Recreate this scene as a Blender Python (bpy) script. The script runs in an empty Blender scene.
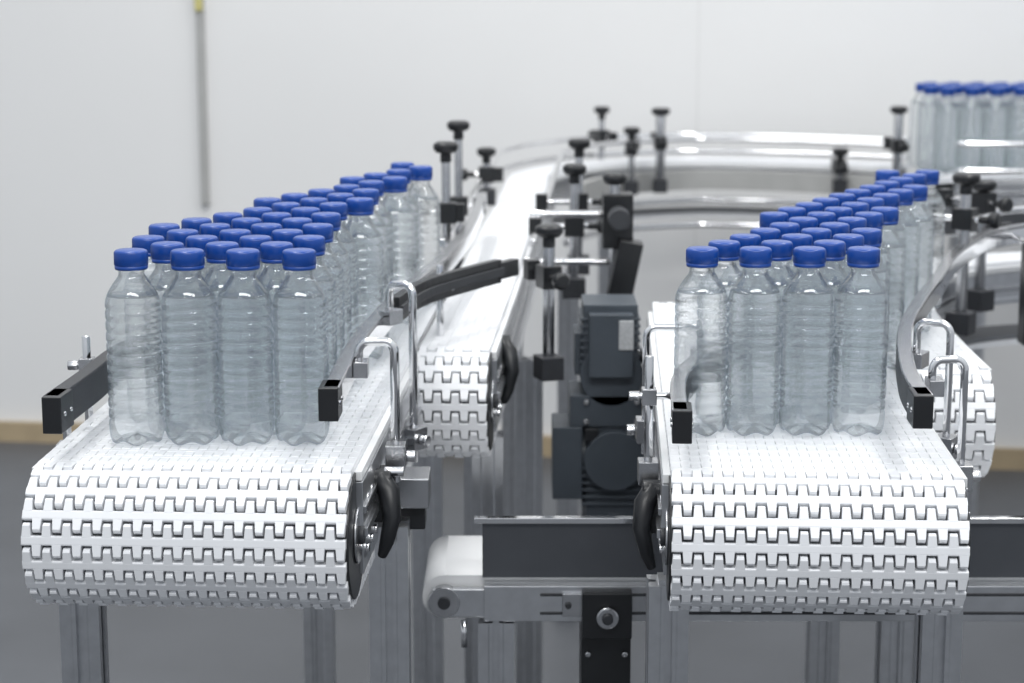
import bpy, math, random
from mathutils import Vector, Matrix
random.seed(4)
R2=math.radians
# ---------------------------------------------------------------- materials
def newmat(name):
    m=bpy.data.materials.new(name); m.use_nodes=True
    nt=m.node_tree; nt.nodes.clear()
    out=nt.nodes.new('ShaderNodeOutputMaterial')
    return m,nt,out
def pbr(name,col,rough=.5,metal=0.,noise=0.,nscale=20.,bump=0.,bscale=200.,coat=0.,stretch=None):
    m,nt,out=newmat(name)
    b=nt.nodes.new('ShaderNodeBsdfPrincipled')
    b.inputs['Base Color'].default_value=(*col,1); b.inputs['Roughness'].default_value=rough
    b.inputs['Metallic'].default_value=metal
    if coat: b.inputs['Coat Weight'].default_value=coat
    nt.links.new(b.outputs[0],out.inputs[0])
    tc=nt.nodes.new('ShaderNodeTexCoord')
    vec=tc.outputs['Object']
    if stretch:
        mp=nt.nodes.new('ShaderNodeMapping'); mp.inputs['Scale'].default_value=stretch
        nt.links.new(vec,mp.inputs[0]); vec=mp.outputs[0]
    if noise:
        n=nt.nodes.new('ShaderNodeTexNoise'); n.inputs['Scale'].default_value=nscale; n.inputs['Detail'].default_value=5
        nt.links.new(vec,n.inputs[0])
        r=nt.nodes.new('ShaderNodeValToRGB')
        r.color_ramp.elements[0].position=.3; r.color_ramp.elements[1].position=.7
        r.color_ramp.elements[0].color=(*[c*(1-noise) for c in col],1)
        r.color_ramp.elements[1].color=(*[min(1,c*(1+noise)) for c in col],1)
        nt.links.new(n.outputs[0],r.inputs[0]); nt.links.new(r.outputs[0],b.inputs['Base Color'])
    if bump:
        n2=nt.nodes.new('ShaderNodeTexNoise'); n2.inputs['Scale'].default_value=bscale; n2.inputs['Detail'].default_value=3
        nt.links.new(vec,n2.inputs[0])
        bp=nt.nodes.new('ShaderNodeBump'); bp.inputs['Strength'].default_value=bump; bp.inputs['Distance'].default_value=.002
        nt.links.new(n2.outputs[0],bp.inputs['Height']); nt.links.new(bp.outputs[0],b.inputs['Normal'])
    return m
M={}
M['belt']=pbr('belt_white_plastic',(.82,.83,.85),.28,0,.02,30,.05,300)
M['under']=pbr('belt_underside_grey',(.15,.157,.17),.6,0,.05)
M['bed']=pbr('slide_bed_white',(.66,.67,.68),.6,0,.05)
M['alu']=pbr('anodised_aluminium',(.60,.61,.63),.30,1,.06,60,.03,200)
M['steel']=pbr('stainless_steel',(.80,.80,.81),.10,1,.04,40)
M['steelb']=pbr('brushed_steel',(.48,.485,.50),.27,1,.08,60)
M['black']=pbr('black_plastic',(.010,.011,.013),.36,0,.2,30)
M['dark']=pbr('dark_grey_rubber',(.030,.032,.037),.5,0,.15,30)
M['motor']=pbr('motor_paint',(.056,.068,.083),.42,0,.1,20,.05,150)
M['label']=pbr('label_grey',(.42,.43,.44),.5,0,.2,300)
M['cap']=pbr('blue_cap_plastic',(.006,.056,.30),.28,0,.05,40)
M['wall']=pbr('wall_paint',(.785,.783,.778),.7,0,.02,1.2,.02,40)
M['seam']=pbr('wall_seam',(.70,.698,.692),.7,0,.02)
M['floor']=pbr('floor_concrete',(.083,.088,.098),.42,0,.12,3,.05,20)
M['tan']=pbr('baseboard_wood',(.42,.33,.21),.6,0,.1,10)
M['yellow']=pbr('yellow_tape',(.55,.50,.20),.5,0,.05)
M['grey']=pbr('grey_paint',(.40,.40,.39),.45,0,.05)
M['panel']=pbr('panel_dark_grey',(.10,.106,.118),.35,.5,.05,20)
M['white2']=pbr('flat_belt_white',(.78,.785,.79),.4,0,.02)
def water_mat():
    m,nt,out=newmat('pet_bottle_water')
    L=nt.links.new
    lw=nt.nodes.new('ShaderNodeLayerWeight'); lw.inputs[0].default_value=.35
    cr=nt.nodes.new('ShaderNodeValToRGB')
    cr.color_ramp.elements[0].position=.4; cr.color_ramp.elements[0].color=(.994,.999,1,1)
    cr.color_ramp.elements[1].position=.98; cr.color_ramp.elements[1].color=(.70,.81,.93,1)
    L(lw.outputs['Facing'],cr.inputs[0])
    g=nt.nodes.new('ShaderNodeBsdfRefraction'); g.inputs['IOR'].default_value=1.22; g.inputs['Roughness'].default_value=.0
    t=nt.nodes.new('ShaderNodeBsdfTransparent')
    L(cr.outputs[0],g.inputs['Color']); L(cr.outputs[0],t.inputs['Color'])
    mx=nt.nodes.new('ShaderNodeMixShader'); mx.inputs[0].default_value=.55
    L(g.outputs[0],mx.inputs[1]); L(t.outputs[0],mx.inputs[2])
    d=nt.nodes.new('ShaderNodeBsdfTranslucent'); d.inputs['Color'].default_value=(.82,.93,1,1)
    df=nt.nodes.new('ShaderNodeBsdfDiffuse'); df.inputs['Color'].default_value=(.82,.93,1,1)
    ad=nt.nodes.new('ShaderNodeMixShader'); ad.inputs[0].default_value=.5
    L(d.outputs[0],ad.inputs[1]); L(df.outputs[0],ad.inputs[2])
    mx2=nt.nodes.new('ShaderNodeMixShader'); mx2.inputs[0].default_value=.042
    L(mx.outputs[0],mx2.inputs[1]); L(ad.outputs[0],mx2.inputs[2])
    gl=nt.nodes.new('ShaderNodeBsdfGlossy'); gl.inputs['Roughness'].default_value=.02
    fr=nt.nodes.new('ShaderNodeFresnel'); fr.inputs['IOR'].default_value=1.75
    geo=nt.nodes.new('ShaderNodeNewGeometry')
    inv=nt.nodes.new('ShaderNodeMath'); inv.operation='SUBTRACT'; inv.inputs[0].default_value=1
    L(geo.outputs['Backfacing'],inv.inputs[1])
    mu=nt.nodes.new('ShaderNodeMath'); mu.operation='MULTIPLY'; L(inv.outputs[0],mu.inputs[0]); L(fr.outputs[0],mu.inputs[1])
    mx3=nt.nodes.new('ShaderNodeMixShader')
    L(mu.outputs[0],mx3.inputs[0]); L(mx2.outputs[0],mx3.inputs[1]); L(gl.outputs[0],mx3.inputs[2])
    L(mx3.outputs[0],out.inputs[0])
    return m
M['water']=water_mat()
# ---------------------------------------------------------------- mesh builder
class MB:
    def __init__(s): s.v=[];s.f=[];s.m=[];s.s=[];s.names=[]
    def mi(s,k):
        if k not in s.names: s.names.append(k)
        return s.names.index(k)
    def add(s,vs,fs,mat,smooth=False):
        o=len(s.v); s.v+= [tuple(v) for v in vs]; i=s.mi(mat)
        for k,f in enumerate(fs):
            s.f.append([o+j for j in f]); s.m.append(i)
            s.s.append(smooth if isinstance(smooth,bool) else smooth[k])
    def box(s,c,d,mat,rz=0,rx=0,ry=0):
        Mx=Matrix.Translation(Vector(c))@Matrix.Rotation(rz,4,'Z')@Matrix.Rotation(ry,4,'Y')@Matrix.Rotation(rx,4,'X')
        vs=[Mx@Vector((sx*d[0]/2,sy*d[1]/2,sz*d[2]/2)) for sz in(-1,1) for sy in(-1,1) for sx in(-1,1)]
        s.add(vs,[(0,2,3,1),(4,5,7,6),(0,1,5,4),(2,6,7,3),(0,4,6,2),(1,3,7,5)],mat)
    def cyl(s,p0,p1,r,mat,n=20,r1=None):
        p0=Vector(p0);p1=Vector(p1);d=(p1-p0).normalized()
        a=Vector((0,0,1)) if abs(d.z)<.9 else Vector((1,0,0))
        u=d.cross(a).normalized(); w=d.cross(u)
        r1=r if r1 is None else r1
        vs=[]
        for P,rr in((p0,r),(p1,r1)):
            for i in range(n):
                t=2*math.pi*i/n; vs.append(P+u*math.cos(t)*rr+w*math.sin(t)*rr)
        fs=[(i,(i+1)%n,n+(i+1)%n,n+i) for i in range(n)]+[tuple(range(n))[::-1],tuple(range(n,2*n))]
        s.add(vs,fs,mat,[True]*n+[False]*2)
    def lathe(s,prof,c,mat,n=24):
        vs=[];fs=[]
        for r,z in prof:
            for i in range(n):
                t=2*math.pi*i/n; vs.append((c[0]+r*math.cos(t),c[1]+r*math.sin(t),c[2]+z))
        for j in range(len(prof)-1):
            for i in range(n):
                fs.append((j*n+i,j*n+(i+1)%n,(j+1)*n+(i+1)%n,(j+1)*n+i))
        s.add(vs,fs,mat,True)
    def extr(s,p0,p1,poly,mat,up=None):
        p0=Vector(p0);p1=Vector(p1);d=(p1-p0).normalized()
        a=up or (Vector((0,0,1)) if abs(d.z)<.9 else Vector((0,1,0)))
        u=d.cross(a).normalized(); w=u.cross(d)
        n=len(poly); vs=[P+u*x+w*y for P in(p0,p1) for x,y in poly]
        fs=[(i,(i+1)%n,n+(i+1)%n,n+i) for i in range(n)]+[tuple(range(n))[::-1],tuple(range(n,2*n))]
        s.add(vs,fs,mat)
    def sweep(s,path,poly,mat,smooth=False):
        P=[Vector(p) for p in path]; n=len(poly); vs=[]
        for i,p in enumerate(P):
            t=(P[min(i+1,len(P)-1)]-P[max(i-1,0)]); t.z=0; t.normalize()
            sd=Vector((t.y,-t.x,0))
            vs+=[p+sd*x+Vector((0,0,y)) for x,y in poly]
        fs=[];k=len(P)
        for j in range(k-1):
            fs+=[(j*n+i,j*n+(i+1)%n,(j+1)*n+(i+1)%n,(j+1)*n+i) for i in range(n)]
        sm=[smooth]*len(fs)+[False]*2
        fs+=[tuple(range(n))[::-1],tuple(range((k-1)*n,k*n))]
        s.add(vs,fs,mat,sm)
    def tube(s,path,r,mat,n=12):
        P=[Vector(p) for p in path]; vs=[]
        t=(P[1]-P[0]).normalized(); a=Vector((0,0,1)) if abs(t.z)<.9 else Vector((1,0,0))
        u=t.cross(a).normalized()
        for i,p in enumerate(P):
            t=(P[min(i+1,len(P)-1)]-P[max(i-1,0)]).normalized()
            u=(u-t*u.dot(t)).normalized(); w=t.cross(u)
            rr=r[i] if isinstance(r,(list,tuple)) else r
            vs+=[p+u*math.cos(2*math.pi*k/n)*rr+w*math.sin(2*math.pi*k/n)*rr for k in range(n)]
        k=len(P); fs=[]
        for j in range(k-1):
            fs+=[(j*n+i,j*n+(i+1)%n,(j+1)*n+(i+1)%n,(j+1)*n+i) for i in range(n)]
        sm=[True]*len(fs)+[False]*2
        fs+=[tuple(range(n))[::-1],tuple(range((k-1)*n,k*n))]
        s.add(vs,fs,mat,sm)
    def obj(s,name,parent=None,bevel=0,segs=2):
        me=bpy.data.meshes.new(name); me.from_pydata(s.v,[],s.f)
        for k in s.names: me.materials.append(M[k])
        me.polygons.foreach_set('material_index',s.m); me.polygons.foreach_set('use_smooth',s.s)
        me.update()
        import bmesh
        bm=bmesh.new(); bm.from_mesh(me); bmesh.ops.recalc_face_normals(bm,faces=bm.faces); bm.to_mesh(me); bm.free()
        o=bpy.data.objects.new(name,me); bpy.context.collection.objects.link(o)
        if bevel:
            b=o.modifiers.new('bevel','BEVEL'); b.width=bevel; b.segments=segs; b.limit_method='ANGLE'; b.angle_limit=R2(50)
            b.harden_normals=False
        if parent:
            o.parent=parent; o.matrix_parent_inverse=Matrix.Translation(parent.location).inverted()
        return o
def empty(name,loc):
    e=bpy.data.objects.new(name,None); e.location=loc; e.empty_display_size=.05
    bpy.context.collection.objects.link(e); return e
def resample(pts,step):
    P=[Vector((p[0],p[1],0)) for p in pts]
    out=[]
    for i in range(len(P)-1):
        a=P[max(i-1,0)];b=P[i];c=P[i+1];d=P[min(i+2,len(P)-1)]
        for k in range(16):
            t=k/16
            out.append(.5*((2*b)+(c-a)*t+(2*a-5*b+4*c-d)*t*t+(3*b-a-3*c+d)*t**3))
    out.append(P[-1])
    res=[out[0].copy()];acc=0
    for i in range(1,len(out)):
        seg=out[i]-out[i-1];l=seg.length;
        if l<1e-9: continue
        pos=0
        while acc+(l-pos)>=step:
            pos+=step-acc; acc=0; res.append(out[i-1]+seg*(pos/l))
        acc+=l-pos
    if (res[-1]-out[-1]).length>step*.3: res.append(out[-1].copy())
    return res
def offs(P,d,z):
    r=[]
    for i,p in enumerate(P):
        t=(P[min(i+1,len(P)-1)]-P[max(i-1,0)]).normalized()
        r.append(Vector((p.x+t.y*d,p.y-t.x*d,z)))
    return r
def tslot(a=.0225,w=.0045,d=.009):
    side=[(-a,-a),(-a*.45,-a),(-a*.45+.002,-a+.0012),(-w,-a+.0012),(-w,-a+d),(w,-a+d),(w,-a+.0012),(a*.45-.002,-a+.0012),(a*.45,-a)]
    poly=[]
    for k in range(4):
        c=[1,0,-1,0][k];s_=[0,1,0,-1][k]
        poly+=[(x*c-y*s_,x*s_+y*c) for x,y in side]
    return poly
def leg(mb,x,y,z1,z0=0.03,size=.045):
    mb.extr((x,y,z0),(x,y,z1),tslot(size/2,.0042,.009),'alu')
    mb.cyl((x,y,0.0),(x,y,.012),.032,'black',20)
    mb.cyl((x,y,.012),(x,y,z0),.008,'steelb',12)
def rect(w,h,cx=0,cy=0):
    return [(cx-w/2,cy-h/2),(cx+w/2,cy-h/2),(cx+w/2,cy+h/2),(cx-w/2,cy+h/2)]
# ---------------------------------------------------------------- modular belt
def belt(pts,width,z,parent,R=.075,nose=True,tail=False,fp=.0208,ret=True,PITCH=.0268):
    P=resample(pts,PITCH); mb=MB(); th=.009
    n=max(2,round(width/fp)); fp=width/n; hw=width/2
    T=[(P[min(i+1,len(P)-1)]-P[max(i-1,0)]).normalized() for i in range(len(P))]
    rows=[]
    for p,t in zip(P,T):
        S=Vector((t.y,-t.x,0)); rows.append((Vector((p.x,p.y,z)),t,S,Vector((0,0,1)),0))
        if ret: rows.append((Vector((p.x,p.y,z-2*R)),-t,S,Vector((0,0,-1)),0))
    def wrap(p,t,sg):
        S=Vector((t.y,-t.x,0)); k=1
        while k*PITCH<math.pi*R-.004:
            a=k*PITCH/R
            N=Vector((0,0,1))*math.cos(a)+t*sg*math.sin(a)
            TT=(t*sg*math.cos(a)-Vector((0,0,1))*math.sin(a))*(sg)
            rows.append((Vector((p.x,p.y,z-R))+N*R,TT,S,N,1)); k+=1
    if nose: wrap(P[0],T[0],-1)
    if tail: wrap(P[-1],T[-1],1)
    sp=.0050; ch=.0026
    for O,t,S,N,kk in rows:
        tip=PITCH-(.0088 if kk else .0054)
        def pt(u,v,w): return O+S*u+t*v+N*w
        prof=[(-sp,-.0012),(-sp+.0008,-.0003),(-sp+.0018,0),(sp-.0018,0),(sp-.0008,-.0003),(sp,-.0012),(sp,-th),(-sp,-th)]
        vs=[pt(u,v,w) for u in(-hw,hw) for v,w in prof]
        k=8
        mb.add(vs,[(i,(i+1)%k,k+(i+1)%k,k+i) for i in range(k)]+[tuple(range(k))[::-1],tuple(range(k,2*k))],'belt')
        k=6
        for j in range(n):
            for sg,off in((1,.25),(-1,.75)):
                uc=-hw+(j+off)*fp; wb=fp*.25-.0004; wt=fp*.25-.0014
                if not kk: wb=fp*.25-.0002; wt=fp*.25-.0004
                c_=ch if kk else .0008
                pr=[(sp*.8,0,wb),(tip-c_,0,wt),(tip-c_*.2,-c_*.6,wt-.0003),(tip,-c_*1.6,wt-.0003),(tip-.001,-th,wt),(sp*.8,-th,wb)]
                vs=[pt(uc+q*ww,sg*v,w) for q in(-1,1) for v,w,ww in pr]
                mb.add(vs,[(i,(i+1)%k,k+(i+1)%k,k+i) for i in range(k)]+[(5,4,3,2,1,0),(6,7,8,9,10,11)],'belt')
    mb.obj('belt_modules',parent)
    d=MB()
    def drum(p,t):
        S=Vector((t.y,-t.x,0)); c=Vector((p.x,p.y,z-R))
        d.cyl(c-S*(hw-.004),c+S*(hw-.004),R-th-.0005,'under',40)
    if nose: drum(P[0],T[0])
    if tail: drum(P[-1],T[-1])
    Q=[Vector((p.x,p.y,z-.0032-.003)) for p in P]
    d.sweep(Q,rect(width-.008,.006),'bed')
    if ret:
        Q=[Vector((p.x,p.y,z-2*R+th+.004)) for p in P]; d.sweep(Q,rect(width-.008,.006),'under')
    d.obj('drum_and_slide_bed',parent)
    return P,T
def side_frames(P,width,z,parent,name,h=.06,drop=.018,m='alu',R=.075):
    mb=MB()
    for sg in(-1,1):
        e=width/2+.005
        Q=offs(P,sg*e,z-drop-h/2)
        mb.sweep(Q,rect(.008,h),m)
        mb.sweep(offs(P,sg*(e+.0055),z-drop-h*.5),rect(.004,.008),'steelb')
        mb.sweep(offs(P,sg*(e+.0055),z-drop-h*.9),rect(.006,.010),m)
        mb.sweep(offs(P,sg*(e-.001),z-.012),rect(.008,.010),'white2')
        t=(P[1]-P[0]).normalized(); S=Vector((t.y,-t.x,0))
        c=Vector((P[0].x,P[0].y,z-R))+S*sg*(width/2-.004)
        mb.cyl(c,c+S*sg*.006,R-.008,'black',48)
        mb.cyl(c+S*sg*.006,c+S*sg*.009,.03,'steelb',24)
        mb.cyl(c+S*sg*.009,c+S*sg*.014,.010,'dark',12)
        c2=c+t*.09+S*sg*.007; yaw=math.atan2(t.y,t.x)
        mb.box(c2,(.13,.005,.1),m,rz=yaw)
        for a in(.04,.075,.11):
            for b in(-.025,.03):
                q=c+t*a+S*sg*.008+Vector((0,0,b)); mb.cyl(q,q+S*sg*.006,.0055,'steel',6)
    mb.obj(name,parent,.0008)
# ---------------------------------------------------------------- camera
cam=bpy.data.cameras.new('camera'); co=bpy.data.objects.new('camera',cam)
bpy.context.collection.objects.link(co); bpy.context.scene.camera=co
co.location=(0,0,1.414); co.rotation_euler=(R2(79.2),0,0)
cam.sensor_width=36; cam.lens=70.3; cam.clip_start=.05
cam.dof.use_dof=True; cam.dof.focus_distance=2.14; cam.dof.aperture_fstop=6.0
# ---------------------------------------------------------------- room
A=R2(-6.6)
mb=MB(); mb.box((1,3,-.05),(12,11,.1),'floor'); mb.obj('floor')
def on_wall(u,z,d=0):
    return Vector((math.cos(A)*u+math.sin(A)*d, 5.66+math.sin(A)*u-math.cos(A)*d, z))
mb=MB(); c=on_wall(.5,2.0,-.06); mb.box(c,(9,.12,4.0),'wall',rz=A)
for u in(-2.2,.52,2.0,3.3): mb.box(on_wall(u,2.02,0),(.004,.002,3.9),'seam',rz=A)
mb.obj('wall_back')
mb=MB(); mb.box(on_wall(.5,.03,.012),(9,.02,.06),'tan',rz=A); mb.obj('baseboard_back')
mb=MB(); mb.box(on_wall(-.89,1.68,.012),(.022,.022,1.92),'grey',rz=A); mb.box(on_wall(-.89,1.452,.026),(.024,.008,.36),'yellow',rz=A)
mb.obj('wall_cable_duct',None,.003)
# ---------------------------------------------------------------- conveyors
def yawdir(y): return Vector((math.sin(R2(y)),math.cos(R2(y)),0))
BZ=.90; RZ=.89
LW=empty('belt_conveyor',(-.329,2.02,BZ)); d=yawdir(3.0)
s0=Vector((-.329,2.02,0)); s1=s0+d*1.12
Pl,Tl=belt([s0,(s0+s1)/2,s1],.331,BZ,LW,tail=True)
side_frames(Pl[:-1],.331,BZ,LW,'side_frames')
RW=empty('belt_conveyor',(.317,2.03,RZ)); d2=yawdir(2.9)
r0=Vector((.317,2.03,0)); r1=r0+d2*1.02
Pr,Tr=belt([r0,(r0+r1)/2,r1],.301,RZ,RW,tail=True)
side_frames(Pr[:-1],.301,RZ,RW,'side_frames')
def legs(parent,lst,z):
    mb=MB()
    for i,(x,y) in enumerate(lst): leg(mb,x,y,z+(.05 if i in (1,) else 0))
    for i in range(0,len(lst)-1,2):
        a,b=lst[i],lst[i+1]
        mb.extr((a[0]+.0225,a[1],.22),(b[0]-.0225,b[1],.22),tslot(.02,.004,.008),'alu')
    mb.obj('legs',parent)
legs(LW,[(-.493,2.2),(-.140,2.2),(-.30,2.98),(-.13,2.98)],BZ-.165)
legs(RW,[(.176,2.17),(.484,2.17),(.245,2.92),(.475,2.92)],RZ-.165)
mb=MB()
mb.box((-.455,2.2,BZ-.175),(.05,.03,.012),'alu',ry=.6); mb.box((-.30,2.2,BZ-.163),(.36,.03,.006),'alu')
mb.obj('cross_brace',LW)
mb=MB(); mb.box((.33,2.17,RZ-.163),(.33,.03,.006),'alu'); mb.box((.215,2.17,RZ-.178),(.05,.03,.012),'alu',ry=.6)
mb.obj('cross_brace',RW)
NL=empty('curved_conveyor',(-.077,2.66,BZ))
path=[(-.077,2.66),(-.045,3.2),(-.01,3.85),(.03,4.55),(.045,4.85)]
cx,cy,rr=.545,4.79,.50
for a in(165,150,135,120,105,92): path.append((cx+rr*math.cos(R2(a)),cy+rr*math.sin(R2(a))))
path+=[(.70,5.25),(.86,5.18),(1.0,5.12)]
Pn,Tn=belt(path,.096,BZ,NL,fp=.024,PITCH=.0278)
side_frames(Pn,.096,BZ,NL,'side_frames',h=.055)
NR=empty('curved_conveyor',(.574,2.59,RZ))
path2=[(.574,2.59),(.58,2.8),(.595,3.05),(.64,3.28),(.75,3.47),(.92,3.57),(1.15,3.60),(1.5,3.6)]
Pm,Tm=belt(path2,.104,RZ,NR,fp=.024,PITCH=.0278)
side_frames(Pm,.104,RZ,NR,'side_frames',h=.055)
RB=empty('infeed_conveyor',(1.5,5.0,BZ))
Pb,Tb=belt([(1.09,5.02),(1.5,4.99),(2.3,4.93)],.30,BZ,RB,nose=True)
side_frames(Pb,.30,BZ,RB,'side_frames',h=.055)
def simple_legs(parent,lst,z):
    mb=MB()
    for x,y in lst: leg(mb,x,y,z)
    mb.obj('legs',parent)
simple_legs(NL,[(-.035,2.80),(.03,3.35),(-.06,3.35),(.12,4.2),(.0,4.2),(.25,5.22),(.75,5.21)],BZ-.155)
simple_legs(NR,[(.56,2.8),(.62,2.8),(.70,3.42),(1.15,3.6)],RZ-.155)
simple_legs(RB,[(1.15,4.9),(1.15,5.1),(1.9,4.85),(1.9,5.05)],BZ-.155)
# ---------------------------------------------------------------- guide rails
def rail(parent,pts,z,side,name='guide_rail',h=.032,outer='steel',top='steelb'):
    P=resample(pts,.02); mb=MB(); Q=[Vector((p.x,p.y,z)) for p in P]
    mb.sweep(Q,rect(.008,h),'dark')
    mb.sweep(Q,[(side*.004+x,y) for x,y in rect(.008,h*.8,side*.004,0)],outer)
    mb.sweep(Q,[(x,y) for x,y in rect(.017,.003,side*.005,h/2)],top)
    t=(P[1]-P[0]).normalized(); yaw=math.atan2(t.y,t.x); S=Vector((t.y,-t.x,0))
    c=Q[0]+t*.014+S*side*.0025
    mb.box(c,(.044,.0205,h+.003),'black',rz=yaw)
    for a in(-.010,.012):
        q=c+t*a; mb.cyl(q-S*.012,q+S*.012,.0028,'steelb',10)
    mb.obj(name,parent,.0012); return Q
LR=rail(LW,[(-.190,2.0),(-.184,2.25),(-.164,2.5),(-.140,2.7),(-.105,2.95),(-.075,3.3),(-.06,3.75)],BZ+.068,1)
LL=rail(LW,[(-.472,2.02),(-.462,2.15),(-.452,2.3),(-.415,2.45),(-.348,2.6),(-.29,2.75),(-.235,2.92),(-.19,3.1)],BZ+.052,-1,h=.036,outer='black',top='dark')
RR=rail(RW,[(.420,2.01),(.430,2.15),(.475,2.40),(.545,2.64),(.598,2.8),(.66,3.0),(.72,3.15),(.80,3.30),(.95,3.42),(1.2,3.48)],RZ+.068,1)
RL=rail(RW,[(.178,2.01),(.192,2.18),(.235,2.33),(.30,2.48),(.365,2.6),(.43,2.72),(.50,2.85),(.55,3.0),(.57,3.2),(.63,3.42),(.75,3.56),(.95,3.66),(1.4,3.68)],RZ+.052,-1,outer='black',top='steelb')
mb=MB()
Q=[Vector(p) for p in resample([(-.150,2.52),(-.12,2.66),(-.06,2.78),(-.02,2.85)],.02)]
Q=[Vector((p.x,p.y,BZ+.074)) for p in Q]
mb.sweep(Q,rect(.012,.034),'black'); mb.sweep(Q,rect(.005,.012,.0085,0),'dark')
t=(Q[-1]-Q[-2]).normalized(); mb.box(Q[-1]+t*.02,(.055,.014,.024),'black',rz=math.atan2(t.y,t.x))
mb.obj('diverter_arm',NL,.001)
mb=MB()
def railpts(P,off,z,a=0,b=None): return offs(P,off,z)[a:b]
for off,z,st in((-.075,BZ+.055,22),(.075,BZ+.055,22),(-.08,BZ+.01,56)):
    mb.tube(railpts(Pn,off,z,st),.0065,'steel')
mb.tube(railpts(Pn,.10,BZ-.10,62),.0075,'steel'); mb.tube(railpts(Pn,.10,BZ-.165,62),.0075,'steel')
mb.sweep(railpts(Pn,.12,BZ-.045,70),rect(.02,.05),'grey')
mb.obj('chrome_guide_rails',NL)
mb=MB()
for off,z in((-.10,RZ+.13),(.10,RZ+.10),(-.10,RZ+.04)):
    mb.tube(railpts(Pm,off,z,22),.006,'steel')
mb.obj('chrome_guide_rails',NR)
mb=MB()
for off,z in((.165,BZ+.075),(.165,BZ+.01),(-.165,BZ+.1)):
    mb.tube(railpts(Pb,off,z),.008,'steel')
mb.obj('chrome_guide_rails',RB)
# ---------------------------------------------------------------- knob posts
def knob(mb,p,r=.02,up=Vector((0,0,1)),m='black'):
    p=Vector(p); mb.cyl(p-up*.016,p,r*.45,m,14); mb.cyl(p,p+up*.006,r*.75,m,18,r1=r); mb.cyl(p+up*.006,p+up*.014,r,m,18); mb.cyl(p+up*.014,p+up*.018,r,m,18,r1=r*.7)
def knob_post(mb,x,y,z0,z1,tx,ty,zrod,r=.0075,kr=.021):
    mb.cyl((x,y,z0),(x,y,z1),r,'steelb',14)
    knob(mb,(x,y,z1),kr)
    yaw=math.atan2(ty-y,tx-x)
    mb.box((x,y,zrod),(.034,.030,.034),'black',rz=yaw)
    dx=Vector((math.cos(yaw),math.sin(yaw),0))
    mb.cyl(Vector((x,y,zrod))-dx*.04,(tx,ty,zrod),.005,'steel',12)
    knob(mb,Vector((x,y,zrod))-dx*.04,.013,-dx)
    mb.box(Vector((tx,ty,zrod)),(.022,.02,.03),'black',rz=yaw)
    mb.box((x,y,z0+.012),(.04,.035,.035),'dark',rz=yaw)
mb=MB()
knob_post(mb,-.098,3.66,BZ-.06,1.108,-.06,3.66,BZ+.07)
knob_post(mb,-.110,3.32,BZ-.06,1.10,-.09,3.32,BZ+.10)
knob_post(mb,.125,3.72,BZ-.06,1.07,.055,3.72,BZ+.07)
knob_post(mb,.108,3.45,BZ-.06,1.05,.04,3.45,BZ+.06)
knob_post(mb,.055,2.95,BZ-.10,1.01,.03,3.02,BZ+.05,r=.009)
knob_post(mb,.235,5.25,BZ-.06,1.02,.26,5.20,BZ+.06)
knob_post(mb,.375,5.06,BZ-.06,1.03,.37,5.20,BZ+.06,r=.012,kr=.024)
knob_post(mb,.96,4.98,BZ-.06,1.04,.95,5.06,BZ+.06,r=.011,kr=.022)
knob_post(mb,-.055,4.30,BZ+.0,1.0,-.03,4.3,BZ+.06)
knob_post(mb,.30,5.02,BZ-.06,.985,.32,5.16,BZ+.05)
knob_post(mb,.83,5.05,BZ-.06,.93,.83,5.12,BZ+.0)
mb.obj('rail_post_clamps',NL,.001)
mb=MB()
knob_post(mb,.72,3.16,RZ-.06,1.065,.66,3.2,RZ+.12,r=.009,kr=.022)
knob_post(mb,.80,3.38,RZ-.06,1.03,.75,3.45,RZ+.12,r=.009,kr=.022)
knob_post(mb,.84,3.15,RZ-.06,1.0,.84,3.38,RZ+.07,r=.009)
mb.box((.84,3.15,RZ+.0),(.05,.04,.16),'black')
mb.obj('rail_post_clamps',NR,.001)
mb=MB()
mb.box((.175,3.3,BZ+.09),(.05,.05,.09),'black'); mb.box((.185,3.28,BZ+.0),(.04,.05,.12),'black',ry=.2)
mb.cyl((.175,3.27,BZ+.10),(.175,3.22,BZ+.10),.018,'dark',20)
mb.cyl((.17,3.3,BZ-.05),(.17,3.3,BZ+.16),.009,'steelb'); knob(mb,(.17,3.3,BZ+.15),.02)
mb.cyl((.175,3.3,BZ+.10),(.03,3.3,BZ+.10),.006,'steel')
mb.cyl((.175,3.3,BZ+.02),(.02,3.3,BZ+.02),.006,'steel')
mb.obj('pivot_clamp',NL,.002)
# ---------------------------------------------------------------- bent rod brackets
def bent(mb,x,y,zb,zt,tx,ty,zrail,r=.0045,rad=.012):
    d=Vector((tx-x,ty-y,0)); dn=d.normalized(); L_=d.length
    rad=min(rad,L_*.5)
    p=[Vector((x,y,zb)),Vector((x,y,zt-rad))]
    for a in range(1,7):
        an=a/6*math.pi/2; p.append(Vector((x,y,zt-rad))+dn*(rad*(1-math.cos(an)))+Vector((0,0,rad*math.sin(an))))
    for a in range(1,7):
        an=a/6*math.pi/2; p.append(Vector((x,y,zt))+dn*(L_-rad+rad*math.sin(an))+Vector((0,0,-rad*(1-math.cos(an)))))
    p.append(Vector((tx,ty,zrail)))
    mb.tube(p,r,'steel')
    yaw=math.atan2(dn.y,dn.x)
    mb.box((x,y,zb+.03),(.022,.028,.028),'steelb',rz=yaw)
    q=Vector((x,y,zb+.03)); mb.cyl(q-dn*.012,q-dn*.022,.007,'steel',6)
    mb.box((tx-dn.x*.003,ty-dn.y*.003,zrail),(.016,.028,.018),'steelb',rz=yaw)
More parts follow.
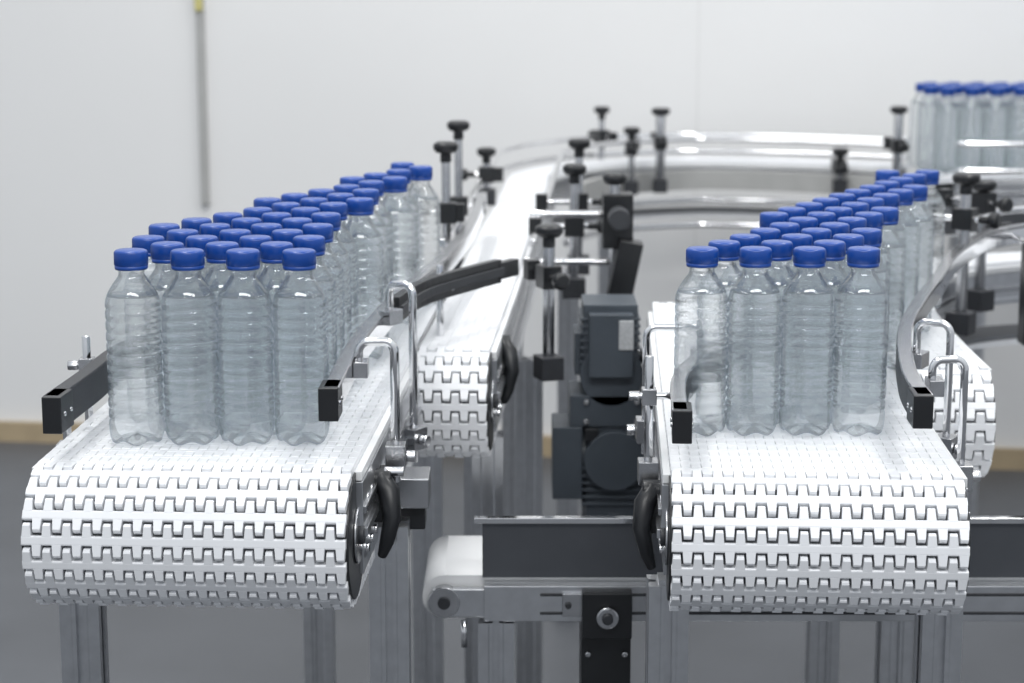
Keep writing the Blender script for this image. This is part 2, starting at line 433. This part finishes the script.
def straight(mb,x,y,zb,zt,tx,ty,zrail,r=.0048):
    mb.cyl((x,y,zb),(x,y,zt),r,'steel',14)
    dn=Vector((tx-x,ty-y,0)).normalized(); yaw=math.atan2(dn.y,dn.x)
    mb.box((x,y,zb+.03),(.022,.026,.026),'steelb',rz=yaw)
    mb.box((x,y,zrail),(.016,.018,.018),'steelb',rz=yaw)
    mb.cyl(Vector((x,y,zrail))-dn*.016,Vector((tx,ty,zrail)),.004,'steel',12)
    mb.cyl(Vector((x,y,zrail))-dn*.022,Vector((x,y,zrail))-dn*.010,.006,'steelb',6)
mb=MB()
bent(mb,-.130,2.17,BZ-.06,BZ+.100,-.170,2.17,BZ+.07,r=.0052)
bent(mb,-.122,2.42,BZ-.10,BZ+.122,-.152,2.44,BZ+.08,r=.0052)
straight(mb,-.490,2.26,BZ-.06,BZ+.09,-.462,2.26,BZ+.055)
straight(mb,-.498,2.18,BZ-.06,BZ+.045,-.470,2.18,BZ+.03)
straight(mb,-.10,2.74,BZ-.06,BZ+.10,-.128,2.76,BZ+.07)
mb.obj('rail_brackets',LW,.0008)
mb=MB()
straight(mb,.150,2.14,RZ-.06,RZ+.100,.184,2.14,RZ+.055)
bent(mb,.160,2.34,RZ-.06,RZ+.095,.225,2.34,RZ+.06)
bent(mb,.490,2.12,RZ-.06,RZ+.100,.455,2.12,RZ+.07)
bent(mb,.502,2.25,RZ-.06,RZ+.115,.468,2.27,RZ+.07)
mb.obj('rail_brackets',RW,.0008)
def lever(mb,x,y,z,sg=1):
    pts=[Vector((x-.002*sg,y,z+.004)),Vector((x+.008*sg,y-.012,z-.01)),Vector((x+.012*sg,y-.022,z-.035)),Vector((x+.006*sg,y-.026,z-.062)),Vector((x+.0*sg,y-.022,z-.08))]
    mb.tube(pts,[.011,.012,.010,.008,.005],'black',10)
    mb.cyl((x-.012*sg,y,z),(x+.010*sg,y,z),.013,'black',18)
    mb.box((x-.004*sg,y+.02,z-.02),(.012,.06,.05),'black')
mb=MB(); lever(mb,-.142,2.12,BZ-.045); 
mb.box((-.120,2.24,BZ-.085),(.05,.06,.035),'steelb'); mb.box((-.115,2.24,BZ-.115),(.03,.04,.03),'black')
mb.cyl((-.14,2.12,BZ-.035),(-.118,2.12,BZ-.035),.006,'steel',6)
mb.obj('lock_lever',LW,.0015)
mb=MB(); lever(mb,.152,2.11,RZ-.045,-1); mb.obj('lock_lever',RW,.0015)
mb=MB(); lever(mb,-.012,2.78,BZ-.02,1); mb.obj('lock_lever',NL,.0015)
# ---------------------------------------------------------------- gear motor
GM=empty('gear_motor',(.14,3.0,.75))
mb=MB()
mb.box((.148,3.0,.848),(.082,.10,.118),'motor')
mb.box((.148,2.982,.848),(.066,.11,.096),'motor')
mb.box((.112,3.0,.83),(.035,.08,.064),'motor')
mb.cyl((.15,2.945,.80),(.15,3.08,.80),.048,'motor',32)
mb.box((.150,3.0,.745),(.125,.11,.048),'motor')
mb.box((.160,3.0,.655),(.095,.10,.155),'motor')
mb.cyl((.155,2.932,.67),(.155,3.06,.67),.046,'motor',32)
for i in range(7): mb.box((.160,3.0,.60+i*.011),(.108,.112,.005),'motor')
for i in range(8): mb.box((.148,3.0,.808+i*.011),(.090,.104,.004),'motor')
mb.cyl((.083,3.0,.665),(.125,3.0,.665),.054,'motor',32)
mb.box((.084,2.99,.665),(.045,.10,.112),'motor')
mb.cyl((.16,3.0,.55),(.16,3.0,.585),.052,'motor',32)
mb.box((.170,2.9255,.865),(.022,.003,.045),'label')
mb.box((.12,2.94,.71),(.02,.01,.02),'black')
for dx in(-.038,.038):
    for dz in(-.015,.015): mb.cyl((.150+dx,2.944,.745+dz),(.150+dx,2.938,.745+dz),.005,'steelb',6)
mb.cyl((.15,3.02,.81),(.20,3.03,.815),.014,'steelb')
mb.obj('motor_body',GM,.003,3)
# ---------------------------------------------------------------- lower conveyor
LC=empty('lower_transfer_conveyor',(.5,2.5,.65))
mb=MB(); zt=.655; x0=-.085; x1=1.7; yn,yf=2.40,2.60
rad=.028
prof=[];
for a in range(0,13):
    an=math.pi/2+math.pi*a/12; prof.append((x0+rad*math.cos(an),zt-rad+rad*math.sin(an)))
prof+= [(x1,zt-2*rad),(x1,zt)]
vs=[(x,y,z) for y in(yn+.012,yf-.012) for x,z in prof]; n=len(prof)
mb.add(vs,[(i,(i+1)%n,n+(i+1)%n,n+i) for i in range(n)]+[tuple(range(n)),tuple(range(n,2*n))],'white2',[True]*12+[False]*(n-12+2))
mb.obj('flat_belt',LC)
mb=MB()
for y,sg in((yn,-1),(yf,1)):
    mb.box(((x0+.05+x1)/2,y,zt-.03),(x1-x0-.05,.022,.046),'alu')
    for dz in(-.012,.012): mb.box(((x0+.12+x1)/2,y+sg*.0115,zt-.03+dz),(x1-x0-.12,.002,.004),'dark')
    mb.box((x0+.03,y,zt-.031),(.09,.012,.036),'alu')
    mb.cyl((x0,y-.008,zt-.03),(x0,y+.008,zt-.03),.020,'steelb',32); mb.cyl((x0,y+sg*.008,zt-.03),(x0,y+sg*.011,zt-.03),.008,'dark',16)
    mb.box((x0+.17,y+sg*.014,zt-.03),(.045,.006,.03),'steelb')
    for q in(.155,.185): mb.cyl((x0+q,y+sg*.017,zt-.03),(x0+q,y+sg*.021,zt-.03),.004,'dark',12)
mb.obj('frame',LC,.0015)
mb=MB()
mb.box(((x0+.048+x1)/2,yn+.004,zt+.036),(x1-x0-.048,.004,.072),'panel')
mb.box(((x0+.038+x1)/2,yn+.002,zt+.075),(x1-x0-.038,.012,.007),'steel')
mb.obj('side_guard',LC,.0006)
mb=MB()
for x in(-.02,1.0,1.5):
    for y in(2.41,2.59): leg(mb,x,y,zt-.055)
mb.cyl((-.06,2.40,zt-.055),(-.06,2.40,zt-.09),.004,'steel')
mb.obj('legs',LC)
mb=MB()
mb.box((.118,2.43,.50),(.062,.08,.22),'black'); mb.box((.118,2.385,.615),(.062,.03,.06),'black')
mb.cyl((.118,2.368,.615),(.118,2.36,.615),.014,'steelb',28); mb.cyl((.118,2.36,.615),(.118,2.355,.615),.007,'dark',20)
for dx in(-.023,.023): mb.cyl((.118+dx,2.388,.56),(.118+dx,2.384,.56),.004,'steelb',8)
mb.obj('drive_unit',LC,.003)
# ---------------------------------------------------------------- bottles
def bottle_mesh():
    mb=MB(); n=48
    prof=[(.0,.007),(.008,.006),(.016,.0035),(.021,.0008),(.0245,.0),(.0275,.0022),(.0290,.007),(.0296,.013)]
    z=.018; zs=[]
    k=0
    while z<.144:
        a=.0014 if k not in (5,) else .0005
        for dz,f in((0,0),(.0050,0),(.0068,.25),(.0080,.8),(.0088,1),(.0096,.8),(.0108,.25)): prof.append((.0296-a*f,z+dz))
        z+=.0120; k+=1
    prof+=[(.0296,z),(.0294,z+.003),(.0287,z+.007),(.0273,z+.0115),(.0252,z+.016),(.0224,z+.0205),(.0192,z+.025),(.0164,z+.029),(.0146,z+.0315),(.0138,z+.034),(.0138,.1905)]
    prof=[p for p in prof if p[1]<=.1905]
    vs=[];fs=[]
    for r,z_ in prof:
        for i in range(n):
            t=2*math.pi*i/n; k=1
            if z_<.02: k=1-.06*(1-z_/.02)*(.5+.5*math.cos(5*t))
            zz=z_+(.004*(1-z_/.02)*(.5+.5*math.cos(5*t)) if z_<.02 else 0)
            vs.append((r*k*math.cos(t),r*k*math.sin(t),zz))
    for j in range(len(prof)-1):
        for i in range(n): fs.append((j*n+i,j*n+(i+1)%n,(j+1)*n+(i+1)%n,(j+1)*n+i))
    mb.add(vs,fs,'water',True)
    zl=z+.012; rl=.0266
    mb.lathe([(.0001,zl),(rl,zl),(rl,zl-.0012),(.0001,zl-.0012)],(0,0,0),'water',n)
    mb.lathe([(.0138,.1885),(.0172,.189),(.0172,.1912),(.0150,.192)],(0,0,0),'water',n)
    n2=80; vs=[];fs=[]
    cp=[(.0160,.1895,0),(.0172,.1895,0),(.0177,.1905,0),(.0177,.1932,0),(.0171,.1935,0),(.0177,.1942,1),(.0176,.2072,1),(.0170,.2089,0),(.0157,.2097,0),(.0,.21,0)]
    for r,z,k in cp:
        for i in range(n2):
            t=2*math.pi*i/n2; q=r+(.0005 if (k and i%2) else 0); vs.append((q*math.cos(t),q*math.sin(t),z))
    for j in range(len(cp)-1):
        for i in range(n2): fs.append((j*n2+i,j*n2+(i+1)%n2,(j+1)*n2+(i+1)%n2,(j+1)*n2+i))
    mb.add(vs,fs,'cap',True)
    o=mb.obj('tmp'); me=o.data; bpy.data.objects.remove(o); me.name='bottle_mesh'
    return me
BM=bottle_mesh()
def interp(tab,y):
    if y<=tab[0][0]: return tab[0][1]
    for a,b in zip(tab,tab[1:]):
        if y<=b[0]: return a[1]+(b[1]-a[1])*(y-a[0])/(b[0]-a[0])
    return tab[-1][1]
def bottles(name,y0,y1,left,right,z,sp=.0599):
    e=empty(name,((interp(left,y0)+interp(right,y0))/2,y0,z)); cnt=0
    row=0; dy=sp*math.sqrt(3)/2; xr=interp(right,y0)
    y=y0
    while y<=y1:
        l,r=interp(left,y),interp(right,y)
        k=math.floor((r-xr)/sp - (row%2)*.5); x=xr+(k+(row%2)*.5)*sp
        if x+sp<=r+.001: x+=sp
        while x>=l-.004:
            o=bpy.data.objects.new('bottle_%d'%cnt,BM); bpy.context.collection.objects.link(o)
            o.location=(x+random.uniform(-.0003,.0003),y+random.uniform(-.0003,.0003),z+.0005)
            o.rotation_euler=(0,0,random.uniform(0,6.28)); o.parent=e; o.matrix_parent_inverse=Matrix.Translation(e.location).inverted()
            cnt+=1; x-=sp
        row+=1; y+=dy
    print(name,cnt)
bottles('water_bottles',2.115,3.08,[(2.1,-.416),(2.345,-.405),(2.5,-.352),(2.68,-.287),(2.87,-.226),(3.03,-.17),(3.1,-.16)],
        [(2.1,-.228),(2.3,-.217),(2.5,-.200),(2.7,-.176),(2.95,-.140),(3.1,-.13)],BZ)
bottles('water_bottles',2.20,3.08,[(2.19,.2065),(2.32,.250),(2.42,.290),(2.52,.331),(2.61,.376),(2.72,.434),(2.85,.498),(3.0,.565),(3.1,.58)],
        [(2.19,.3885),(2.42,.440),(2.54,.480),(2.65,.514),(2.8,.565),(3.0,.625),(3.1,.64)],RZ)
bottles('water_bottles',4.90,5.12,[(4.8,1.01),(5.2,1.01)],[(4.8,2.2),(5.2,2.2)],BZ)
# ---------------------------------------------------------------- light
w=bpy.data.worlds.new('world'); bpy.context.scene.world=w; w.use_nodes=True
nt=w.node_tree; bg=nt.nodes['Background']; bg.inputs[1].default_value=.96
tc=nt.nodes.new('ShaderNodeTexCoord'); sx=nt.nodes.new('ShaderNodeSeparateXYZ'); cr=nt.nodes.new('ShaderNodeValToRGB')
nt.links.new(tc.outputs['Generated'],sx.inputs[0]); nt.links.new(sx.outputs[2],cr.inputs[0]); nt.links.new(cr.outputs[0],bg.inputs[0])
cr.color_ramp.elements[0].position=0; cr.color_ramp.elements[0].color=(.48,.51,.555,1)
cr.color_ramp.elements[1].position=.7; cr.color_ramp.elements[1].color=(.90,.95,1,1)
def area(name,loc,rot,sx,sy,e,col=(1,1,1)):
    l=bpy.data.lights.new(name,'AREA'); l.shape='RECTANGLE'; l.size=sx; l.size_y=sy; l.energy=e; l.color=col
    o=bpy.data.objects.new(name,l); o.location=loc; o.rotation_euler=rot; bpy.context.collection.objects.link(o)
area('front_fill_light',(-.8,3.4,3.9),(R2(12),0,0),.4,3.0,58,(1,.995,.98))
area('front_fill_light',(1.4,3.4,3.9),(R2(12),0,0),.4,3.0,58,(1,.995,.98))
area('front_fill_light',(.3,-.3,3.6),(R2(38),0,0),3,.5,60,(1,.995,.98))  # added fill from the camera side, tilted to brighten belt noses and front faces
sc=bpy.context.scene
sc.view_settings.view_transform='Standard'
sc.view_settings.exposure=0
try:
    sc.cycles.transparent_max_bounces=48; sc.cycles.max_bounces=24; sc.cycles.transmission_bounces=24
except Exception as ex: print(ex)
